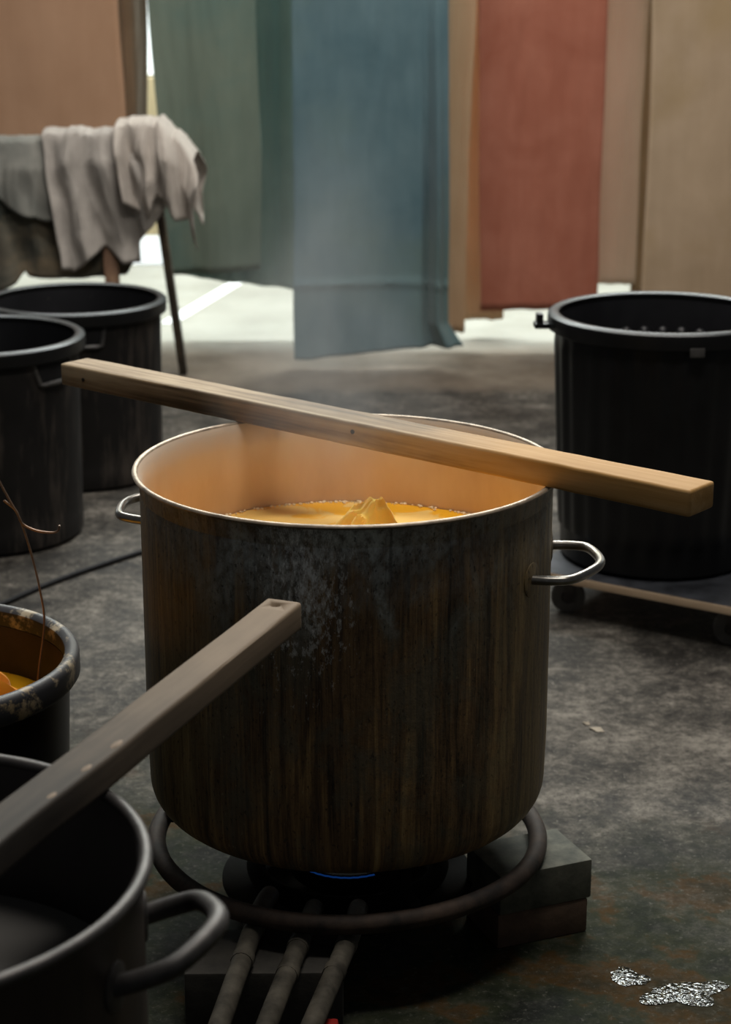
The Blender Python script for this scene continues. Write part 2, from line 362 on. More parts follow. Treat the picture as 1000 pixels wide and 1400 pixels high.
# ------------------------------------------------------------------ the setting
bm = bmesh.new()
bmesh.ops.create_grid(bm, x_segments=40, y_segments=60, size=1.0)
for v in bm.verts: v.co = Vector((v.co.x * 4.0, 4.4 + v.co.y * 4.4, 0.0))
tag(link_mesh('floor', bm, 'floor'), 'dark worn concrete floor, damp and stained, with bright light painted in towards the back', None, kind='structure')
wall = box('wall_back', (0, 8.47, 0.46), (8.0, 0.10, 0.66), 'wall', None, bevel=0.0); tag(wall, 'pale timber boarding below the window at the back', None, kind='structure')
box('upper_boarding', (0, 8.47, 3.4), (8.0, 0.10, 1.2), 'wall', wall, bevel=0)
win = bpy.data.objects.new('window_1', None); C.objects.link(win); tag(win, 'frosted daylit window strip behind the hanging cloths', None, kind='structure')
for i in range(8):
    box('pane', (-3.5 + i, 8.47, 1.79), (0.96, 0.02, 1.98), 'pane', win, bevel=0)
    box('mullion', (-4.0 + i + 0.0, 8.46, 1.79), (0.05, 0.08, 1.98), 'wall', win, bevel=0.004)
low_glow = bpy.data.objects.new('daylight_strip', None); C.objects.link(low_glow); tag(low_glow, 'low glowing strip added for daylight along the floor at the back', None, kind='structure')
for i in range(4): box('pane', (-3.0 + 2 * i, 8.47, 0.065), (1.96, 0.02, 0.13), 'pane', low_glow, bevel=0)  # emissive strip added in place of daylight through an opening at the floor
bm = bmesh.new()
add_box(bm, (0, 0, 0), (0.055, 1.25, 0.002))
o = link_mesh('floor_line', bm, 'paint', smooth=False, loc=(-0.585, 7.75, 0.0015)); o.rotation_euler = (0, 0, R(-13))
tag(o, 'white painted line on the bright floor behind the cloths', 'floor marking')

# ------------------------------------------------------------------ hanging cloths
RAILS = {'front': 6.42, 'mid': 6.68, 'back': 6.92}
ZR = 2.15
for key, lab in (('front', 'wooden drying rail carrying the slate blue cloth'), ('mid', 'wooden drying rail carrying the peach and brick red cloths'), ('back', 'wooden drying rail carrying the sage green and cream cloths')):
    y = RAILS[key]
    t = thing('drying_rail', (0, y, 0), lab, 'rail', group='drying rails')
    tube('rail', [(-2.2, 0, ZR), (0, 0, ZR), (2.2, 0, ZR)], 0.018, 'rail_wood', t, 12, 4)
    for sx in (-2.1, 2.1): box('post', (sx, 0, ZR / 2 - 0.012), (0.05, 0.05, ZR - 0.024), 'rail_wood', t, bevel=0.004)

def cloth(name, label, mat, rail, tl, tr, bl, br, zl, zr, amp=0.008, freq=2.0, seed=0.0, layer=0.0, hem=0.006, edge=0.0, nu=46, nv=90, seam=None, post=None):
    """a length of cloth over a rail: x of its sides at z = 1.17 (tl, tr) and at its hem (bl, br), hem heights"""
    y0 = RAILS[rail]; bm = bmesh.new(); rad = 0.021 + layer; grid = []
    back = 0.55; quarter = math.pi * rad
    for i in range(nu + 1):
        u = i / nu; zb = zl + (zr - zl) * u + hem * nz(u * 5 + seed, 3.1)
        col = []
        total = back + quarter + (ZR - zb)
        for j in range(nv + 1):
            d = total * j / nv
            if d < back: z = ZR - back + d; y = rad; f = 0.15
            elif d < back + quarter:
                a = (d - back) / rad; y = rad * math.cos(a); z = ZR + rad * math.sin(a); f = 0.1
            else: z = ZR - (d - back - quarter); y = -rad; f = min(1.0, (ZR - z) / 0.5)
            t = (1.17 - max(z, -1)) / max(1e-3, 1.17 - zb)
            t = max(-0.8, min(1, t))
            xl = tl + (bl - tl) * t; xr = tr + (br - tr) * t
            w_ = 0.010 * nz(z * 2.2 + seed, 7.7)
            x = xl + (xr - xl) * u + w_ * abs(2 * u - 1)
            fold = amp * (math.sin(u * freq * 6.283 + seed + 0.6 * nz(z * 1.1, seed)) + 0.9 * nz(u * 4 + seed, z * 1.2)) + 0.003 * nz(u * 14 + seed, z * 7)
            if edge: fold += edge * (math.exp(-((u - 0.93) / 0.03) ** 2) - 0.8 * math.exp(-((u - 0.86) / 0.025) ** 2)) * min(1, max(0, (1.3 - z) / 0.8))
            if seam and y <= 0: fold += 0.007 * math.exp(-((z - seam - 0.01 * math.sin(u * 3)) / 0.012) ** 2)
            sg = -1 if y <= 0 else 1
            p = Vector((x, y0 + y - (abs(amp) * 1.1 + fold) * f * (1 if sg < 0 else -1), z))
            if post: p = post(p, u, t)
            col.append(bm.verts.new(p))
        grid.append(col)
    for i in range(nu):
        for j in range(nv): bm.faces.new((grid[i][j], grid[i + 1][j], grid[i + 1][j + 1], grid[i][j + 1]))
    o = link_mesh(name, bm, mat)
    md = o.modifiers.new('thickness', 'SOLIDIFY'); md.thickness = 0.0022; md.offset = 0
    return tag(o, label, 'cloth', 'cloths hung up to dry')
cloth('hanging_cloth', 'plain peach brown cloth hanging behind the rag-covered trestle', 'c_peach', 'mid', -1.75, -0.806, -1.75, -0.792, 0.50, 0.50, 0.006, 1.4, 1)
cloth('hanging_cloth', 'narrow taupe folded cloth hanging beside the peach one', 'c_taupe', 'back', -0.87, -0.746, -0.87, -0.750, 0.56, 0.56, 0.016, 1.4, 2, 0.004)
cloth('hanging_cloth', 'wide sage green cloth with a straight hem above the floor', 'c_green', 'mid', -0.707, -0.356, -0.672, -0.352, 0.262, 0.285, 0.010, 1.2, 3, 0.006)
cloth('hanging_cloth', 'dark teal green cloth showing beside and below the sage green one', 'c_teal', 'back', -0.66, -0.18, -0.66, -0.18, 0.225, 0.165, 0.013, 4.2, 4, 0.008)
def blue_post(p, u, t):
    if t > 0.93 and u > 0.8:      # gathered corner swings out to the right
        p.x += 0.05 * (u - 0.8) / 0.2 * (t - 0.93) / 0.07
    return p
cloth('hanging_cloth', 'long slate blue cloth with a rolled side hanging almost to the floor', 'c_blue', 'front', -0.227, 0.266, -0.234, 0.276, 0.028, 0.075, 0.009, 1.3, 5, 0.004, hem=0.012, edge=0.045, nu=110, nv=240, seam=0.275, post=blue_post)
cloth('hanging_cloth', 'narrow tan cloth hanging next to the slate blue one', 'c_tan', 'mid', 0.235, 0.359, 0.235, 0.340, 0.068, 0.066, 0.006, 0.8, 6, 0.002)
cloth('hanging_cloth', 'ochre tan cloth hanging behind the brick red one', 'c_ochre', 'back', 0.33, 0.52, 0.345, 0.492, 0.064, 0.066, 0.007, 1.6, 7, 0.002)
cloth('hanging_cloth', 'plain brick red cloth', 'c_red', 'mid', 0.374, 0.797, 0.388, 0.784, 0.142, 0.150, 0.005, 1.1, 8, 0.004)
cloth('hanging_cloth', 'narrow cream cloth hanging between the brick red and beige ones', 'c_cream', 'back', 0.78, 0.955, 0.76, 0.950, 0.195, 0.190, 0.007, 1.0, 9, 0.006)
cloth('hanging_cloth', 'wide beige cloth hanging behind the ribbed black bin', 'c_beige', 'mid', 0.934, 1.75, 0.944, 1.75, 0.13, 0.13, 0.008, 1.6, 10, 0.004)
cloth('hanging_cloth', 'brown cloth edge showing between the cream and beige ones', 'c_brown', 'back', 0.93, 1.3, 0.93, 1.3, 0.155, 0.16, 0.008, 1.2, 11, 0.0)

# ------------------------------------------------------------------ trestle and rags
t = thing('trestle', (0, 6.15, 0), 'wooden trestle with splayed legs under a heap of rags', 'trestle')
bm = bmesh.new(); add_box(bm, (-1.22, 0, 0.69), (1.32, 0.06, 0.09), None, 0.004); link_mesh('beam', bm, 'trestle_wood', t)
def leg(parent, a, b, wx, wy, mat):
    a, b = Vector(a), Vector(b); d = (a - b).normalized(); L = (a - b).length
    x = Vector((1, 0, 0)); x = (x - d * x.dot(d)).normalized(); y = d.cross(x)
    rot = Matrix((x, y, d)).transposed()
    return box('leg', (a + b) / 2, (wx, wy, L), mat, parent, rot, 0.003)
leg(t, (-0.655, 0.02, 0.66), (-0.592, 0.14, 0.006), 0.026, 0.034, 'trestle_dark')
leg(t, (-0.80, -0.02, 0.66), (-0.765, -0.17, 0.006), 0.044, 0.030, 'trestle_wood')
leg(t, (-1.78, 0.02, 0.66), (-1.82, 0.14, 0.006), 0.026, 0.034, 'trestle_dark')
leg(t, (-1.70, -0.02, 0.66), (-1.72, -0.17, 0.006), 0.044, 0.030, 'trestle_wood')

def interp(tab, u):
    for (a, va), (b, vb) in zip(tab, tab[1:]):
        if u <= b: return va + (vb - va) * max(0, (u - a)) / (b - a)
    return tab[-1][1]
def rag(label, mat, x0, x1, front, backdrop, layer, wr=0.02, seed=0.0, slant=0.0, nu=70, nv=60, folds=5, end=0.0):
    """cloth thrown over the beam; front = [(u, z of front hem)...]"""
    bm = bmesh.new(); grid = []; hw = 0.036 + layer; zt = 0.742 + layer
    for i in range(nu + 1):
        u = i / nu; zf = interp(front, u) + 0.010 * nz(u * 9 + seed); col = []
        L1, L2, L3 = backdrop, 2 * hw, zt - zf
        T = L1 + L2 + L3
        for j in range(nv + 1):
            d = T * j / nv
            if d < L1: y = hw; z = zt - L1 + d; h = L1 - d
            elif d < L1 + L2: y = hw - (d - L1); z = zt + 0.012 * math.sin(math.pi * (d - L1) / L2); h = 0
            else: h = d - L1 - L2; y = -hw; z = zt - h
            x = x0 + (x1 - x0) * u + slant * h
            k = min(1.0, h / 0.08)
            f = wr * (0.8 * math.sin(u * folds * 6.283 + seed + 2.2 * nz(h * 4, seed)) + 1.3 * nz(u * 5 + seed, h * 5) - 1.1 * abs(nz(u * 7 + seed + h * 3, h * 5 - u * 3)) + 0.5 * abs(nz(u * 12 + seed, h * 8 + u * 5)))
            sg = -1 if y <= 0 else 1
            q = Vector((x + 0.5 * wr * nz(h * 9, u * 4, seed), 6.15 + y + sg * (0.012 + wr + f) * k, z + wr * 0.45 * (nz(u * 7 + seed, 2.2) + abs(nz(u * 15, seed))) * (1 - k)))
            if end:   # free end of the cloth past the beam crumples and droops
                e = max(0, u - end) / (1 - end)
                q.z -= 0.10 * e * e; q.y += 0.03 * e * nz(h * 9, seed); q.x += 0.02 * e * nz(h * 7, 4.0 + seed)
            col.append(bm.verts.new(q))
        grid.append(col)
    for i in range(nu):
        for j in range(nv): bm.faces.new((grid[i][j], grid[i + 1][j], grid[i + 1][j + 1], grid[i][j + 1]))
    o = link_mesh('rag', bm, mat); md = o.modifiers.new('thickness', 'SOLIDIFY'); md.thickness = 0.0025; md.offset = 0
    return tag(o, label, 'rag', 'rags over the trestle')
rag('stained dark olive rag hanging lowest over the trestle', 'rag_olive', -1.34, -0.71, [(0, .33), (.22, .36), (.28, .30), (.40, .335), (.44, .37), (.46, .35), (.75, .35), (.95, .36), (1, .42)], 0.36, 0.0, 0.010, 1.3, 0, folds=6)
rag('grey green rag with a curved hem over the trestle, by the light grey one', 'rag_green', -1.33, -0.95, [(0, .72), (.3, .70), (.47, .63), (.62, .57), (.8, .54), (1, .53)], 0.2, 0.028, 0.014, 4.1, 0, folds=2)
rag('light grey crumpled rag draped in deep folds over the trestle', 'rag_grey', -0.985, -0.635, [(0, .39), (.10, .375), (.30, .425), (.42, .46), (.55, .405), (.68, .41), (.72, .47), (.80, .50), (1, .57)], 0.22, 0.050, 0.020, 2.7, 0.12, folds=3.3)
rag('pale rag bunched over the end of the trestle', 'rag_pale', -0.76, -0.525, [(0, .60), (.3, .55), (.45, .62), (.7, .56), (.85, .60), (1, .55)], 0.24, 0.080, 0.030, 8.3, 0.10, folds=3, end=0.45)

# ------------------------------------------------------------------ bins
def bin_(name, loc, label, r_top, r_bot, h, mat, rotz=0.0, ribs=0, handles=True, lugs=False, group='black plastic bins'):
    t = thing(name, loc, label, 'bin', rotz, group)
    rb = h * 0.88; prof = [(0, 0), (r_bot - 0.012, 0), (r_bot, 0.01)]
    z0 = 0.07 if ribs else 0.05
    prof += [(r_bot + 0.002, z0)]
    N = 14
    for i in range(N + 1):
        z = z0 + 0.006 + (h - 0.045 - z0) * i / N
        prof.append((r_bot + (r_top - 0.016 - r_bot) * z / h, z))
    def fn(r, z, a, i):
        if ribs and z0 + 0.005 < z < h - 0.05:
            s_ = math.sin(a * ribs); return r + 0.002 * max(-1, min(1, 2.2 * s_)) + 0.002
        return r
    zi = h - 0.03
    inner = [(r_top - 0.022, h - 0.004), (r_top - 0.024, h - 0.03), (r_bot + (r_top - 0.03 - r_bot) * 0.5, h * 0.5), (r_bot - 0.008, 0.02), (0, 0.015)]
    n_out = len(prof)
    prof += inner
    mats = [0] * (n_out - 1) + [0] + [1] * (len(inner) - 1)
    link_mesh('body', lathe(prof, ribs * 6 if ribs else 96, fn=fn, mats=mats), [mat, 'inner_plastic'], t)
    rim = [(r_top - 0.024, h - 0.012), (r_top - 0.024, h - 0.003), (r_top - 0.018, h)] + [(r_top - 0.008, h), (r_top - 0.001, h - 0.005), (r_top, h - 0.014), (r_top - 0.001, h - 0.034), (r_top - 0.006, h - 0.037), (r_top - 0.014, h - 0.036)]
    link_mesh('rim', lathe(rim, 96, closed=True), 'black_plastic', t)
    if handles:
        for hang in handles:
            g = bpy.data.objects.new('handle', None); bm = bmesh.new()
            rr = r_top - 0.018
            def P(a, z, o=0.0): return Vector(((rr + o) * math.sin(a), -(rr + o) * math.cos(a), z))
            wid = 0.27
            path = [P(hang - wid, h - 0.035, -0.002), P(hang - wid * .8, h - 0.085, 0.006)] + [P(hang + wid * .8 * (k / 4 - 1), h - 0.086, 0.010) for k in range(1, 8)] + [P(hang + wid * .8, h - 0.085, 0.006), P(hang + wid, h - 0.035, -0.002)]
            ho = link_mesh('handle', add_tube(bm, path, 0.0055, 8), 'scuffed_plastic', t)
            bm = bmesh.new()
            nn = 8; top = []; bot = []
            for k in range(nn + 1):
                a = hang - wid * .78 + 1.56 * wid * k / nn
                top.append(bm.verts.new(P(a, h - 0.040, 0.0035))); bot.append(bm.verts.new(P(a, h - 0.080, 0.0035)))
            for k in range(nn): bm.faces.new((top[k], top[k + 1], bot[k + 1], bot[k]))
            ex = bmesh.ops.extrude_face_region(bm, geom=list(bm.faces))
            bmesh.ops.translate(bm, verts=[v for v in ex['geom'] if isinstance(v, bmesh.types.BMVert)], vec=P(hang, 0).normalized() * 0 - Vector((math.sin(hang), -math.cos(hang), 0)) * 0.004)
            link_mesh('hand_hole', bm, 'rubber', t)
    if lugs:
        for a in (R(-87), R(93)):
            bm = bmesh.new(); d = Vector((math.sin(a), -math.cos(a), 0)); rot = Matrix.Rotation(a, 3, 'Z')
            c = d * (r_top + 0.010); add_box(bm, (c.x, c.y, h - 0.026), (0.034, 0.040, 0.012), rot, 0.003)
            c = d * (r_top + 0.019); add_box(bm, (c.x, c.y, h - 0.014), (0.026, 0.014, 0.026), rot, 0.003)
            link_mesh('handle_lug', bm, 'black_plastic', t)
        for a in (R(7), R(127), R(247)):
            bm = bmesh.new(); d = Vector((math.sin(a), -math.cos(a), 0)); rot = Matrix.Rotation(a, 3, 'Z')
            c = d * (r_top + 0.0015); add_box(bm, (c.x, c.y, h - 0.037), (0.030, 0.008, 0.018), rot, 0.002)
            link_mesh('lid_clip', bm, 'scuffed_plastic', t)
    return t
bin_('plastic_bin', (-0.905, 4.56, 0), 'dusty black bin with a hand hole, standing in front of another black bin', 0.245, 0.222, 0.485, 'dusty_plastic', handles=(R(57), R(237)))
bin_('plastic_bin', (-0.76, 5.10, 0), 'dusty black bin standing between the trestle and a second black bin', 0.24, 0.216, 0.472, 'dusty_plastic', handles=(R(12), R(192)))
ZD = 0.10
rb = bin_('plastic_bin', (0.627, 4.08, ZD), 'clean ribbed black bin standing on the wheeled board', 0.245, 0.205, 0.53, 'black_plastic', ribs=28, handles=False, lugs=True)
for k in range(5):
    bm = bmesh.new(); bmesh.ops.create_uvsphere(bm, u_segments=12, v_segments=8, radius=0.013)
    a = R(180 + 14 - k * 11.0); bmesh.ops.translate(bm, verts=bm.verts, vec=(0.216 * math.sin(a), -0.216 * math.cos(a), 0.443))
    link_mesh('dimple', bm, 'inner_plastic', rb)

# ------------------------------------------------------------------ dolly
ed = Vector((0.845, -0.536, 0)).normalized(); en = Vector((0.536, 0.845, 0)).normalized()
A0 = Vector((0.402, 3.931, 0)); L, D_ = 0.52, 0.52
cen = A0 + ed * (-0.075 + L / 2) + en * (D_ / 2)
t = thing('wheeled_board', (cen.x, cen.y, 0), 'square plywood board on four casters with dark painted top, under the ribbed bin', 'dolly', math.atan2(ed.y, ed.x))
box('board', (0, 0, ZD - 0.0095), (L, D_, 0.017), 'ply_edge', t, bevel=0.002)
box('painted_top', (0, 0, ZD - 0.0007), (L - 0.004, D_ - 0.004, 0.0014), 'ply_top', t, bevel=0)
for sx in (-1, 1):
    for sy in (-1, 1):
        cx, cy = sx * (L / 2 - 0.075), sy * (D_ / 2 - 0.055)
        g = bpy.data.objects.new('caster', None); C.objects.link(g); g.parent = t; g.location = (cx, cy, 0)
        cz = 0.0365
        bm = lathe([(0, -0.007), (0.012, -0.007), (0.014, -0.011), (0.034, -0.010), (0.0365, -0.006), (0.0365, 0.006), (0.034, 0.010), (0.014, 0.011), (0.012, 0.007), (0, 0.007)], 28)
        wo = link_mesh('wheel', bm, 'caster_grey', g, loc=(0, 0, cz)); wo.rotation_euler = (R(90), 0, R(25))
        bm = bmesh.new(); add_box(bm, (0, 0, 0.078), (0.055, 0.048, 0.005), None, 0.001); add_box(bm, (0.004, 0, 0.072), (0.036, 0.036, 0.010), None, 0.003)
        for s_ in (-1, 1): add_box(bm, (0.002, s_ * 0.0155, 0.050), (0.022, 0.003, 0.045), None, 0.001)
        fo = link_mesh('fork', bm, 'steel_dull', g); fo.rotation_euler = (0, 0, R(25))

# ------------------------------------------------------------------ cable
tag(tube('power_cable', [(-0.95, 3.72, 0.006), (-0.80, 3.98, 0.006), (-0.70, 4.15, 0.006), (-0.60, 4.285, 0.006), (-0.50, 4.40, 0.006), (-0.36, 4.53, 0.006), (-0.15, 4.60, 0.006)], 0.006, 'rubber', None, 10), 'thin black cable lying across the concrete floor', 'cable')

# ------------------------------------------------------------------ main pot
PX, PY, PB, PT = -0.0264, 2.644, 0.186, 0.690
H = PT - PB
pot = thing('stock_pot', (PX, PY, PB), 'big tall steel stock pot with brown dye runs, on the gas burner', 'pot')
ro = 0.2865
prof = [(0, 0)] + [(0.12, 0.0)] + arc(ro - 0.052, 0.052, 0.050, -90, 0, 8)
prof += [(ro, H * .25), (ro, H * .5), (ro, H * .75), (ro, H - 0.036), (ro - 0.0012, H - 0.0335), (ro - 0.0012, H - 0.0325), (ro, H - 0.030), (ro + 0.001, H - 0.012), (ro + 0.005, H - 0.004)]
n_o = len(prof)
prof += [(ro + 0.002, H - 0.003), (ro - 0.004, H - 0.014), (ro - 0.005, H - 0.04), (ro - 0.005, 0.06), (ro - 0.055, 0.006), (0, 0.005)]
link_mesh('body', lathe(prof, 160, mats=[0] * (n_o - 1) + [1] * (len(prof) - n_o)), ['pot', 'pot_in'], pot)
link_mesh('rim', lathe([(ro + 0.006 + 0.0042 * math.cos(a), H - 0.0032 + 0.0032 * math.sin(a)) for a in [2 * math.pi * i / 10 for i in range(10)]], 160, closed=True), 'steel', pot)
def pot_handle(parent, phi, z, half, reach, r, tr, mat, droop=0.0, plate=True):
    def P(a, rr, dz=0): return Vector((rr * math.sin(a), -rr * math.cos(a), z + dz))
    a0, a1 = phi - half, phi + half; d = Vector((math.sin(phi), -math.cos(phi), 0)); s_ = Vector((math.cos(phi), math.sin(phi), 0))
    hw = r * math.sin(half); base = r * math.cos(half)
    pts = [d * (base - 0.002) - s_ * hw, d * (base + reach * .35) - s_ * hw * 1.02, d * (base + reach * .68) - s_ * hw * .92, d * (base + reach * .95) - s_ * hw * .42,
           d * (base + reach * 1.04), d * (base + reach * .95) + s_ * hw * .42, d * (base + reach * .68) + s_ * hw * .92, d * (base + reach * .35) + s_ * hw * 1.02, d * (base - 0.002) + s_ * hw]
    for p in pts: p.z = z + droop * max(0, p.dot(d) - base) / reach
    h = tube('handle', pts, tr, mat, parent, 14, 6)
    if plate:
        for a in (a0, a1):
            bm = bmesh.new(); n = 24
            def ring(k, o): return [bm.verts.new(P(a + 0.075 * k * math.cos(2 * math.pi * i / n), r + o, 0.024 * k * math.sin(2 * math.pi * i / n))) for i in range(n)]
            A = ring(1.0, 0.0); B = ring(1.0, 0.0014); c_ = ring(0.82, 0.0028); bm.faces.new(c_)
            for q, w2 in ((A, B), (B, c_)):
                for i in range(n): bm.faces.new((q[i], q[(i + 1) % n], w2[(i + 1) % n], w2[i]))
            link_mesh('mounting_plate', bm, 'pot' if mat == 'handle' else mat, h)
    return h
pot_handle(pot, R(76), 0.568 - PB, R(16), 0.078, ro, 0.0066, 'handle', 0.004)
pot_handle(pot, R(243), 0.588 - PB, R(15), 0.084, ro, 0.0066, 'handle')

# dye in the pot
ZL = 0.553
bm = lathe([(0, ZL - 0.03), (0.276, ZL - 0.03), (0.2795, ZL), (0.2, ZL + 0.0005), (0.1, ZL), (0, ZL)], 96)
for v in bm.verts: v.co.z += 0.0022 * nz(v.co.x * 14, v.co.y * 14)
dye = link_mesh('dye_bath', bm, 'dye', None, loc=(PX, PY, 0)); tag(dye, 'bright yellow orange dye filling the big steel pot', 'dye')
bm = bmesh.new()
for k in range(420):
    a = random.uniform(0, 6.283); rr = 0.2785 - abs(random.gauss(0, 0.004)); s_ = random.uniform(0.0012, 0.0036)
    g = bmesh.ops.create_icosphere(bm, subdivisions=1, radius=s_)['verts']
    for v in g: v.co = Vector((v.co.x + rr * math.sin(a), v.co.y - rr * math.cos(a), v.co.z * 0.7 + ZL + 0.001))
fo = link_mesh('foam', bm, 'foam', dye); fo['kind'] = 'stuff'
# cloth poking out of the dye
bm = bmesh.new(); nr, na = 22, 56; g = []
for j in range(nr + 1):
    t_ = j / nr; row = []
    for i in range(na):
        a = 2 * math.pi * i / na; x, y = math.cos(a) * t_, math.sin(a) * t_
        rr = 0.060 * (1 + 0.35 * nz(math.cos(a) * 1.4 + 5, math.sin(a) * 1.4, 1.0))
        hgt = 0.066 * min(1.0, 1.22 * (1 - t_) + 0.02) ** 0.85 + 0.011 * t_ * (1 - t_) * 4 * (0.5 - abs(nz(x * 3.2 + 2, y * 3.2, 0.5)) * 2.2) + 0.0035 * nz(x * 4, y * 4, 3)
        row.append(bm.verts.new((rr * x + 0.016 * (1 - t_), rr * 0.9 * y, hgt - 0.006)))
    g.append(row)
for j in range(nr):
    for i in range(na): bm.faces.new((g[j][i], g[j][(i + 1) % na], g[j + 1][(i + 1) % na], g[j + 1][i]))
bmesh.ops.remove_doubles(bm, verts=bm.verts, dist=1e-5)
tag(link_mesh('dyed_cloth', bm, 'cl_yellow', None, loc=(0.0, 2.73, ZL)), 'yellow soaked cloth peak poking out of the dye in the big pot', 'cloth')

# batten across the pot
d = Vector((0.903, -0.751, 0)); Lb = d.length; d.normalize(); nrm = Vector((0.639, 0.769, 0)).normalized()
wb, hb = 0.060, 0.0355
mid = (Vector((-0.495, 3.132, 0)) + Vector((0.408, 2.381, 0))) / 2 + nrm * wb / 2
t = thing('wooden_batten', (mid.x, mid.y, PT), 'square wooden batten laid across the rim of the big pot, dyed orange at one end', 'batten', math.atan2(d.y, d.x))
bm = add_box(bmesh.new(), (0, 0, hb / 2 + 0.0002), (Lb, wb, hb), None, 0.0045, 3)
bmesh.ops.subdivide_edges(bm, edges=[e for e in bm.edges if abs(e.verts[0].co.x - e.verts[1].co.x) > 0.5], cuts=40)
for v in bm.verts:
    v.co.y += 0.0014 * nz(v.co.x * 5, 1, 2) + 0.0006 * nz(v.co.x * 30, v.co.y * 50); v.co.z += 0.0006 * nz(v.co.x * 28, v.co.y * 40, 4)
link_mesh('timber', bm, 'batten', t)
for hx, hz in ((-Lb / 2 + 0.055, 0.016), (-Lb / 2 + 0.62, 0.022)):
    bm = lathe([(0, -0.001), (0.003, -0.001), (0.0034, 0.0006), (0, 0.0006)], 12); o = link_mesh('nail_hole', bm, 'hole', t, loc=(hx, -wb / 2 - 0.0006, hz)); o.rotation_euler = (R(90), 0, 0)
bm = lathe([(0, -0.001), (0.003, -0.001), (0.0034, 0.0006), (0, 0.0006)], 12); o = link_mesh('nail_hole', bm, 'hole', t, loc=(-Lb / 2 - 0.0002, 0.012, 0.02)); o.rotation_euler = (0, R(-90), 0)

# ------------------------------------------------------------------ burner
bn = thing('gas_burner', (PX, PY, 0), 'rusty ring gas burner with three feed pipes under the big pot', 'burner')
ZRG = 0.129
link_mesh('guard_ring', add_tube(bmesh.new(), [Vector((0.279 * math.sin(a), -0.279 * math.cos(a), ZRG + 0.0015 * math.sin(3 * a))) for a in [2 * math.pi * i / 96 for i in range(96)]], 0.0135, 14, True), 'rust', bn)
for k in range(3):
    a = R(20 + 120 * k); dd = Vector((math.sin(a), -math.cos(a), 0)); rot = Matrix.Rotation(a, 3, 'Z')
    bm = bmesh.new(); c = dd * 0.185; add_box(bm, (c.x, c.y, 0.139), (0.016, 0.18, 0.026), rot, 0.003)
    c = dd * 0.215; add_box(bm, (c.x, c.y, 0.166), (0.016, 0.05, 0.038), rot, 0.003)
    link_mesh('pot_support', bm, 'iron', bn)
for r_, nm in ((0.072, 'inner_burner'), (0.135, 'outer_burner')):
    link_mesh(nm, add_tube(bmesh.new(), [Vector((r_ * math.sin(a), -r_ * math.cos(a), 0.080)) for a in [2 * math.pi * i / 60 for i in range(60)]], 0.014, 12, True), 'iron', bn)
bm = lathe([(0.0775, 0.0935), (0.0785, 0.0950), (0.0780, 0.0965), (0.0772, 0.0950)], 120, closed=True, fn=lambda r, z, a, i: r + 0.0006 * math.sin(40 * a))
fl = link_mesh('flame', bm, 'flame', bn); fl['label'] = 'small blue gas flames'
link_mesh('darkening_disc', lathe([(0, 0.040), (0.05, 0.040), (0.10, 0.045), (0.175, 0.062), (0.185, 0.064), (0.185, 0.060), (0.10, 0.039), (0.05, 0.034), (0, 0.034)], 64), 'iron', bn)  # black disc added to darken the lit floor seen under the burner
def wp(x, y, z): return (x - PX, y - PY, z)
pipes = [((-0.135, 2.52, 0.092), (-0.148, 2.44, 0.100), (-0.181, 2.165, 0.100), (-0.215, 1.88, 0.10)),
         ((-0.072, 2.50, 0.082), (-0.086, 2.385, 0.098), (-0.122, 2.165, 0.100), (-0.158, 1.92, 0.10)),
         ((-0.010, 2.50, 0.082), (-0.022, 2.385, 0.098), (-0.066, 2.165, 0.100), (-0.115, 1.92, 0.10))]
for pts in pipes:
    pp = tube('feed_pipe', [wp(*p) for p in pts], 0.0138, 'pipe', bn, 14, 8)
    a, b = Vector(wp(*pts[1])), Vector(wp(*pts[2])); dd = (b - a).normalized()
    for f_ in (0.10, 0.42):
        c = a.lerp(b, f_); tube('collar', [c - dd * 0.009, c, c + dd * 0.009], 0.0152, 'pipe', pp, 14, 2)
box('tap', wp(-0.045, 2.20, 0.058), (0.022, 0.035, 0.04), 'red', bn, bevel=0.005)['label'] = 'red tap handle'
for a in (R(180),):
    box('foot', (0.279 * math.sin(a), -0.279 * math.cos(a), 0.059), (0.02, 0.02, 0.116), 'iron', bn, bevel=0.002)

# blocks round the burner
ang = math.atan2(2.584 - 2.531, 0.323 - 0.189)
def block(label, cx, cy, z, sx, sy, sz, rz, mat, cat='block', seed=0):
    bm = add_box(bmesh.new(), (0, 0, sz / 2), (sx, sy, sz), None, 0.004, 2)
    for v in bm.verts: v.co += 0.0012 * Vector((nz(v.co.x * 40, seed), nz(v.co.y * 40, seed + 3), 0))
    o = link_mesh('paving_block', bm, mat, None, loc=(cx, cy, z)); o.rotation_euler = (0, 0, rz)
    return tag(o, label, cat, 'blocks round the burners')
fc = Vector((0.256, 2.5575, 0)); bd = Vector((math.cos(ang), math.sin(ang), 0)); bnr = Vector((-math.sin(ang), math.cos(ang), 0))
c1 = fc + bnr * 0.055
block('brown block on the floor at the side of the burner, under a green-grey one', c1.x, c1.y, 0.0, 0.144, 0.11, 0.054, ang, 'brick_brown')
block('green-grey block stacked on a brown one beside the burner', c1.x + .002, c1.y, 0.054, 0.148, 0.112, 0.0612, ang + 0.02, 'brick')
block('near-black block under the three feed pipes', -0.135, 2.375, 0.0, 0.21, 0.12, 0.0855, R(1), 'brick_dark')

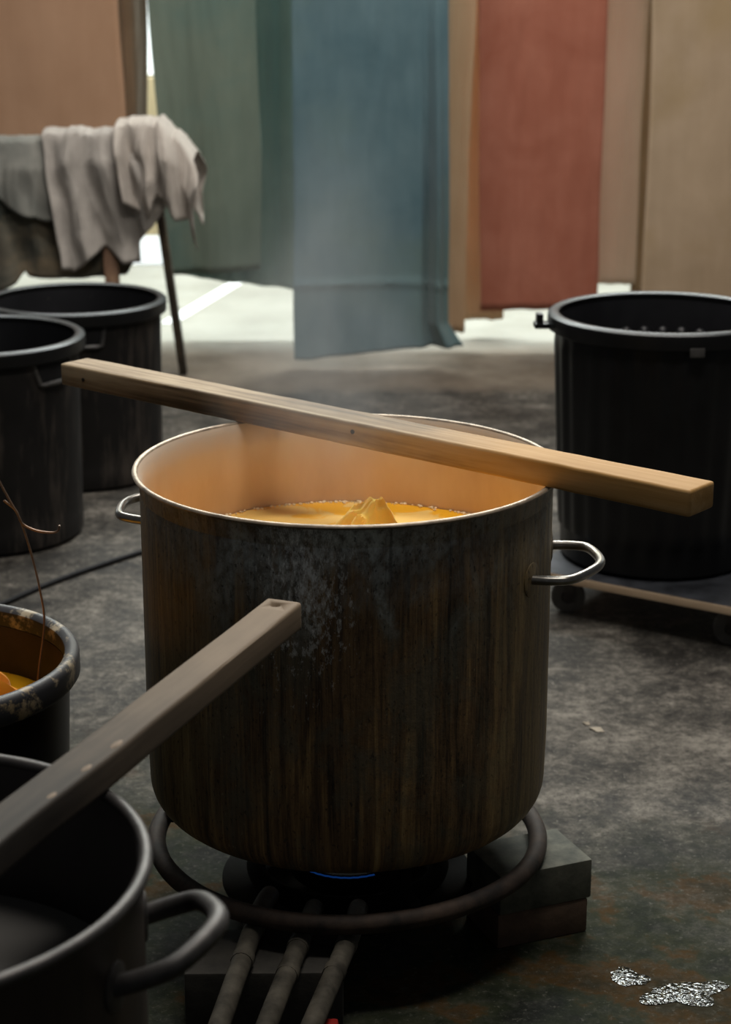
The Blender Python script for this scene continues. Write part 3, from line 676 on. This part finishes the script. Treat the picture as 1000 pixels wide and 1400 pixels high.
# ------------------------------------------------------------------ puddle and scraps
def blob(cx, cy, rx, ry, rot, seed, z=0.0012):
    bm = bmesh.new(); n = 64; vs = []; c = bm.verts.new((0, 0, z)); mid_ = []
    for i in range(n):
        a = 2 * math.pi * i / n; k = 1 + 0.5 * nz(math.cos(a) * 1.2 + seed, math.sin(a) * 1.2) + 0.12 * nz(math.cos(a) * 3, math.sin(a) * 3, seed)
        x, y = rx * k * math.cos(a), ry * k * math.sin(a)
        vs.append(bm.verts.new((x, y, 0.0008))); mid_.append(bm.verts.new((x * .9, y * .9, z)))
    for i in range(n):
        j = (i + 1) % n; bm.faces.new((vs[i], vs[j], mid_[j], mid_[i])); bm.faces.new((mid_[i], mid_[j], c))
    o = link_mesh('puddle', bm, 'puddle', None, loc=(cx, cy, 0)); o.rotation_euler = (0, 0, rot); return o
tag(blob(0.367, 2.452, 0.028, 0.022, -0.4, 1.0), 'smaller rippled puddle glinting on the stained floor by the blocks', 'puddle')
tag(blob(0.437, 2.408, 0.056, 0.033, 0.15, 5.0), 'larger rippled puddle glinting on the stained floor by the blocks', 'puddle')
for i, (x, y, s_) in enumerate([(0.42, 3.333, 0.017), (0.405, 3.36, 0.009)]):
    bm = bmesh.new(); vs = [bm.verts.new((s_ * (1 + .4 * nz(k * 2.1, i)) * math.cos(k * 1.257), .45 * s_ * math.sin(k * 1.257), 0.0008 + 0.004 * (k % 2))) for k in range(5)]
    ce = bm.verts.new((0, 0, 0.004))
    for k in range(5): bm.faces.new((vs[k], vs[(k + 1) % 5], ce))
    o = link_mesh('leaf_scrap', bm, 'flake', None, False, loc=(x, y, 0.0002)); o.rotation_euler = (0, 0, -0.6)
    o.modifiers.new('thickness', 'SOLIDIFY').thickness = 0.0008
    tag(o, ('larger' if i == 0 else 'smaller') + ' pale dry scrap lying on the dark floor beside the big pot', 'scrap')

# ------------------------------------------------------------------ brown tub with dyed cloth and wire
TX, TY, TZ = -0.644, 2.62, 0.418
tub = thing('dye_tub', (TX, TY, 0), 'black tub with a thick scuffed rim, stained brown inside', 'tub')
rt = 0.222
prof = [(0, 0), (rt - 0.03, 0), (rt - 0.02, 0.01), (rt - 0.008, TZ * .5), (rt, TZ - 0.03), (rt - 0.006, TZ - 0.03), (rt - 0.015, TZ * .5), (rt - 0.03, 0.02), (0, 0.015)]
link_mesh('body', lathe(prof, 96, mats=[0, 0, 0, 0, 1, 1, 1, 1]), ['black_plastic', 'brown_plastic'], tub)
rr = [(rt - 0.006, TZ - 0.028), (rt - 0.006, TZ - 0.006), (rt, TZ)] + arc(rt + 0.004, TZ - 0.010, 0.011, 80, -10, 5) + [(rt + 0.015, TZ - 0.034), (rt + 0.011, TZ - 0.040), (rt + 0.002, TZ - 0.040)]
link_mesh('rim', lathe(rr, 96, closed=True), 'tub_rim', tub)
LT = 0.316
tag(link_mesh('dye_bath', lathe([(0, LT - .02), (rt - .012, LT - .02), (rt - .0098, LT), (0, LT)], 64), 'dye_tub', None, loc=(TX, TY, 0)), 'orange dye in the scuffed black tub', 'dye')
bm = bmesh.new(); g = []; nu, nv = 40, 20
for j in range(nv + 1):
    t_ = j / nv; row = []
    for i in range(nu):
        a = 2 * math.pi * i / nu; r_ = (0.095 - 0.07 * t_) * (1 + 0.22 * math.sin(9 * a + 3 * t_) + 0.3 * nz(math.cos(a) * 2, math.sin(a) * 2, t_ * 2))
        row.append(bm.verts.new((r_ * math.cos(a), r_ * math.sin(a) * 0.8, 0.075 * math.sin(t_ * 1.57) - 0.01)))
    g.append(row)
for j in range(nv):
    for i in range(nu): bm.faces.new((g[j][i], g[j][(i + 1) % nu], g[j + 1][(i + 1) % nu], g[j + 1][i]))
bm.faces.new(g[-1])
tag(link_mesh('dyed_cloth', bm, 'cl_orange', None, loc=(-0.595, 2.66, LT)), 'orange soaked cloth heaped in the dye in the scuffed tub', 'cloth')
wr = thing('wire_hook', (-0.49, 2.74, LT), 'thin bent brown wire standing up out of the scuffed tub', 'wire')
def ww(px, y, z): return (px + 0.49, y - 2.74, z - LT)
tube('long_wire', [ww(-0.490, 2.74, 0.305), ww(-0.485, 2.74, 0.345), ww(-0.474, 2.745, 0.42), ww(-0.478, 2.745, 0.47), ww(-0.488, 2.75, 0.52), ww(-0.502, 2.75, 0.575), ww(-0.516, 2.75, 0.605), ww(-0.54, 2.75, 0.655)], 0.0017, 'wire', wr, 8)
tube('hook_wire', [ww(-0.525, 2.75, 0.606), ww(-0.508, 2.75, 0.590), ww(-0.500, 2.75, 0.571), ww(-0.480, 2.75, 0.560), ww(-0.458, 2.75, 0.557), ww(-0.448, 2.75, 0.560), ww(-0.446, 2.75, 0.568)], 0.0017, 'wire', wr, 8)

# ------------------------------------------------------------------ foreground pot with stick
QX, QY, QB, QT = -0.44, 1.57, 0.12, 0.62
HQ = QT - QB; rq = 0.243
dp = thing('stock_pot', (QX, QY, QB), 'dark sooty stock pot with a round loop handle and a dark stick across its rim', 'pot')
prof = [(0, 0), (0.12, 0)] + arc(rq - 0.05, 0.05, 0.05, -90, 0, 6) + [(rq, HQ * .5), (rq, HQ - 0.01), (rq - 0.004, HQ - 0.008), (rq - 0.005, 0.06), (rq - 0.05, 0.006), (0, 0.005)]
k = NT('sooty_pot_steel'); n_ = k.noise(1.0, 5, 0.6, vec=k.vec((18, 18, 2))); M['pot_dark'] = k.out(k.ramp(n_, [(0.35, (0.012, 0.008, 0.006)), (0.65, (0.034, 0.021, 0.016))]), 0.5, 0.3)
M['pot_dark_in'] = m_simple('sooty_pot_inside', (0.018, 0.014, 0.014), 0.6, 0.0, 0.4, 8)
no = 2 + 7 + 2
link_mesh('body', lathe(prof, 120, mats=[0] * (no - 1) + [1] * (len(prof) - no)), ['pot_dark', 'pot_dark_in'], dp)
link_mesh('rim', lathe([(rq + 0.003 + 0.0065 * math.cos(a), HQ - 0.006 + 0.006 * math.sin(a)) for a in [2 * math.pi * i / 12 for i in range(12)]], 120, closed=True), 'steel_dull', dp)
pot_handle(dp, R(85), HQ - 0.075, R(15), 0.075, rq, 0.0095, 'steel_dull', 0.03)
pot_handle(dp, R(272), HQ - 0.085, R(15), 0.075, rq, 0.0095, 'steel_dull', 0.02)
tag(link_mesh('dye_bath', lathe([(0, 0.45), (rq - 0.008, 0.45), (rq - 0.0055, 0.47), (0, 0.47)], 64), 'dye_grey', None, loc=(QX, QY, 0)), 'grey dye in the dark sooty pot', 'dye')
block('dark block under the side of the sooty pot away from the burner', QX - 0.12, QY, 0.0, 0.11, 0.3, 0.12, 0, 'brick_dark')
block('dark block under the side of the sooty pot towards the burner', QX + 0.12, QY, 0.0, 0.11, 0.3, 0.12, 0, 'brick_dark')
sd = Vector((-0.3565, -0.9343, 0)); sn = Vector((0.9343, -0.3565, 0)); Ls = 1.05; ws, hs = 0.044, 0.034
e0 = (Vector((-0.115, 2.177, 0)) + Vector((-0.073, 2.166, 0))) / 2
mid = e0 + sd * Ls / 2
t = thing('wooden_stick', (mid.x, mid.y, QT), 'dark wooden stick with a hole in its browner end, across the sooty pot', 'stick', math.atan2(-sd.y, -sd.x))
bm = add_box(bmesh.new(), (0, 0, hs / 2 + 0.0003), (Ls, ws, hs), None, 0.005, 3)
bmesh.ops.subdivide_edges(bm, edges=[e for e in bm.edges if abs(e.verts[0].co.x - e.verts[1].co.x) > 0.5], cuts=30)
for v in bm.verts: v.co.y += 0.0016 * nz(v.co.x * 6, 9, 2); v.co.z += 0.0008 * nz(v.co.x * 9, v.co.y * 40, 4)
st = link_mesh('timber', bm, 'dark_wood', t)
bm = bmesh.new(); bmesh.ops.create_cone(bm, cap_ends=True, segments=20, radius1=0.0065, radius2=0.0065, depth=0.2)
cut = link_mesh('hole_cutter', bm, 'hole', t, loc=(Ls / 2 - 0.022, 0.002, 0.02))
md = st.modifiers.new('hole', 'BOOLEAN'); md.object = cut; md.operation = 'DIFFERENCE'; md.solver = 'EXACT'
dg = bpy.context.evaluated_depsgraph_get(); me2 = bpy.data.meshes.new_from_object(st.evaluated_get(dg)); st.modifiers.clear(); st.data = me2
bpy.data.objects.remove(cut)
for sx, s_ in ((0.08, 0.007), (0.02, 0.006), (-0.045, 0.006), (-0.15, 0.008)):
    bm = bmesh.new(); bmesh.ops.create_icosphere(bm, subdivisions=2, radius=s_)
    for v in bm.verts: v.co = Vector((v.co.x * 1.6, v.co.y * .6, v.co.z * .16))
    o = link_mesh('worn_spot', bm, 'worn_wood', t, loc=(sx, -ws / 2 + 0.007, hs - 0.0001))

# ------------------------------------------------------------------ steam
path = [(0.57, -0.02, 2.66, 0.20), (0.69, -0.02, 2.67, 0.22), (0.80, -0.04, 2.69, 0.20), (0.92, -0.06, 2.71, 0.18), (1.04, -0.08, 2.73, 0.15), (1.16, -0.10, 2.74, 0.11), (1.26, -0.11, 2.75, 0.05)]
bm = bmesh.new(); rows = []
for z, x, y, r_ in path: rows.append([bm.verts.new((x + r_ * math.cos(2 * math.pi * i / 24), y + r_ * math.sin(2 * math.pi * i / 24), z)) for i in range(24)])
for A, B in zip(rows, rows[1:]):
    for i in range(24): bm.faces.new((A[i], A[(i + 1) % 24], B[(i + 1) % 24], B[i]))
bm.faces.new(rows[0]); bm.faces.new(rows[-1])
def m_steam():
    k = NT('steam'); k.n.remove(k.b)
    p = k.sep(k.tc.outputs['Object'])
    # distance from the leaning axis of the plume, as a share of its width
    ax = k.math('ADD', k.math('MULTIPLY', p[2], -0.15), 0.08); ay = k.math('ADD', k.math('MULTIPLY', p[2], 0.15), 2.57)
    dx = k.math('SUBTRACT', p[0], ax); dy = k.math('SUBTRACT', p[1], ay)
    d = k.math('SQRT', k.math('ADD', k.math('MULTIPLY', dx, dx), k.math('MULTIPLY', dy, dy)))
    wd = k.math('SUBTRACT', 0.34, k.math('MULTIPLY', p[2], 0.18))
    fall = k.math('SUBTRACT', 1.0, k.math('DIVIDE', d, wd), True)
    hz = k.n.new('ShaderNodeMapRange'); hz.inputs['From Min'].default_value = 1.18; hz.inputs['From Max'].default_value = 0.75; k.link(p[2], hz.inputs['Value'])
    n = k.ramp(k.noise(6.5, 4, 0.55, vec=k.vec((1, 1, 0.55)), dist=0.8), [(0.40, 0.0), (0.68, 1.0)])
    lo = k.n.new('ShaderNodeMapRange'); lo.inputs['From Min'].default_value = 0.60; lo.inputs['From Max'].default_value = 0.80; lo.inputs['To Min'].default_value = 0.07; k.link(p[2], lo.inputs['Value'])
    den = k.math('MULTIPLY', k.math('MULTIPLY', k.math('MULTIPLY', fall, lo.outputs[0]), hz.outputs[0]), k.math('ADD', 0.12, n))
    v = k.n.new('ShaderNodeVolumePrincipled'); v.inputs['Color'].default_value = (0.96, 0.96, 0.95, 1); v.inputs['Anisotropy'].default_value = 0.2
    k.link(k.math('MULTIPLY', den, 2.9), v.inputs['Density'])
    k.link(v.outputs[0], k.n['Material Output'].inputs['Volume']); return k.m
M['steam'] = m_steam()
o = link_mesh('steam', bm, 'steam'); tag(o, 'faint white steam drifting up from the big pot of yellow dye', 'steam', kind='stuff')
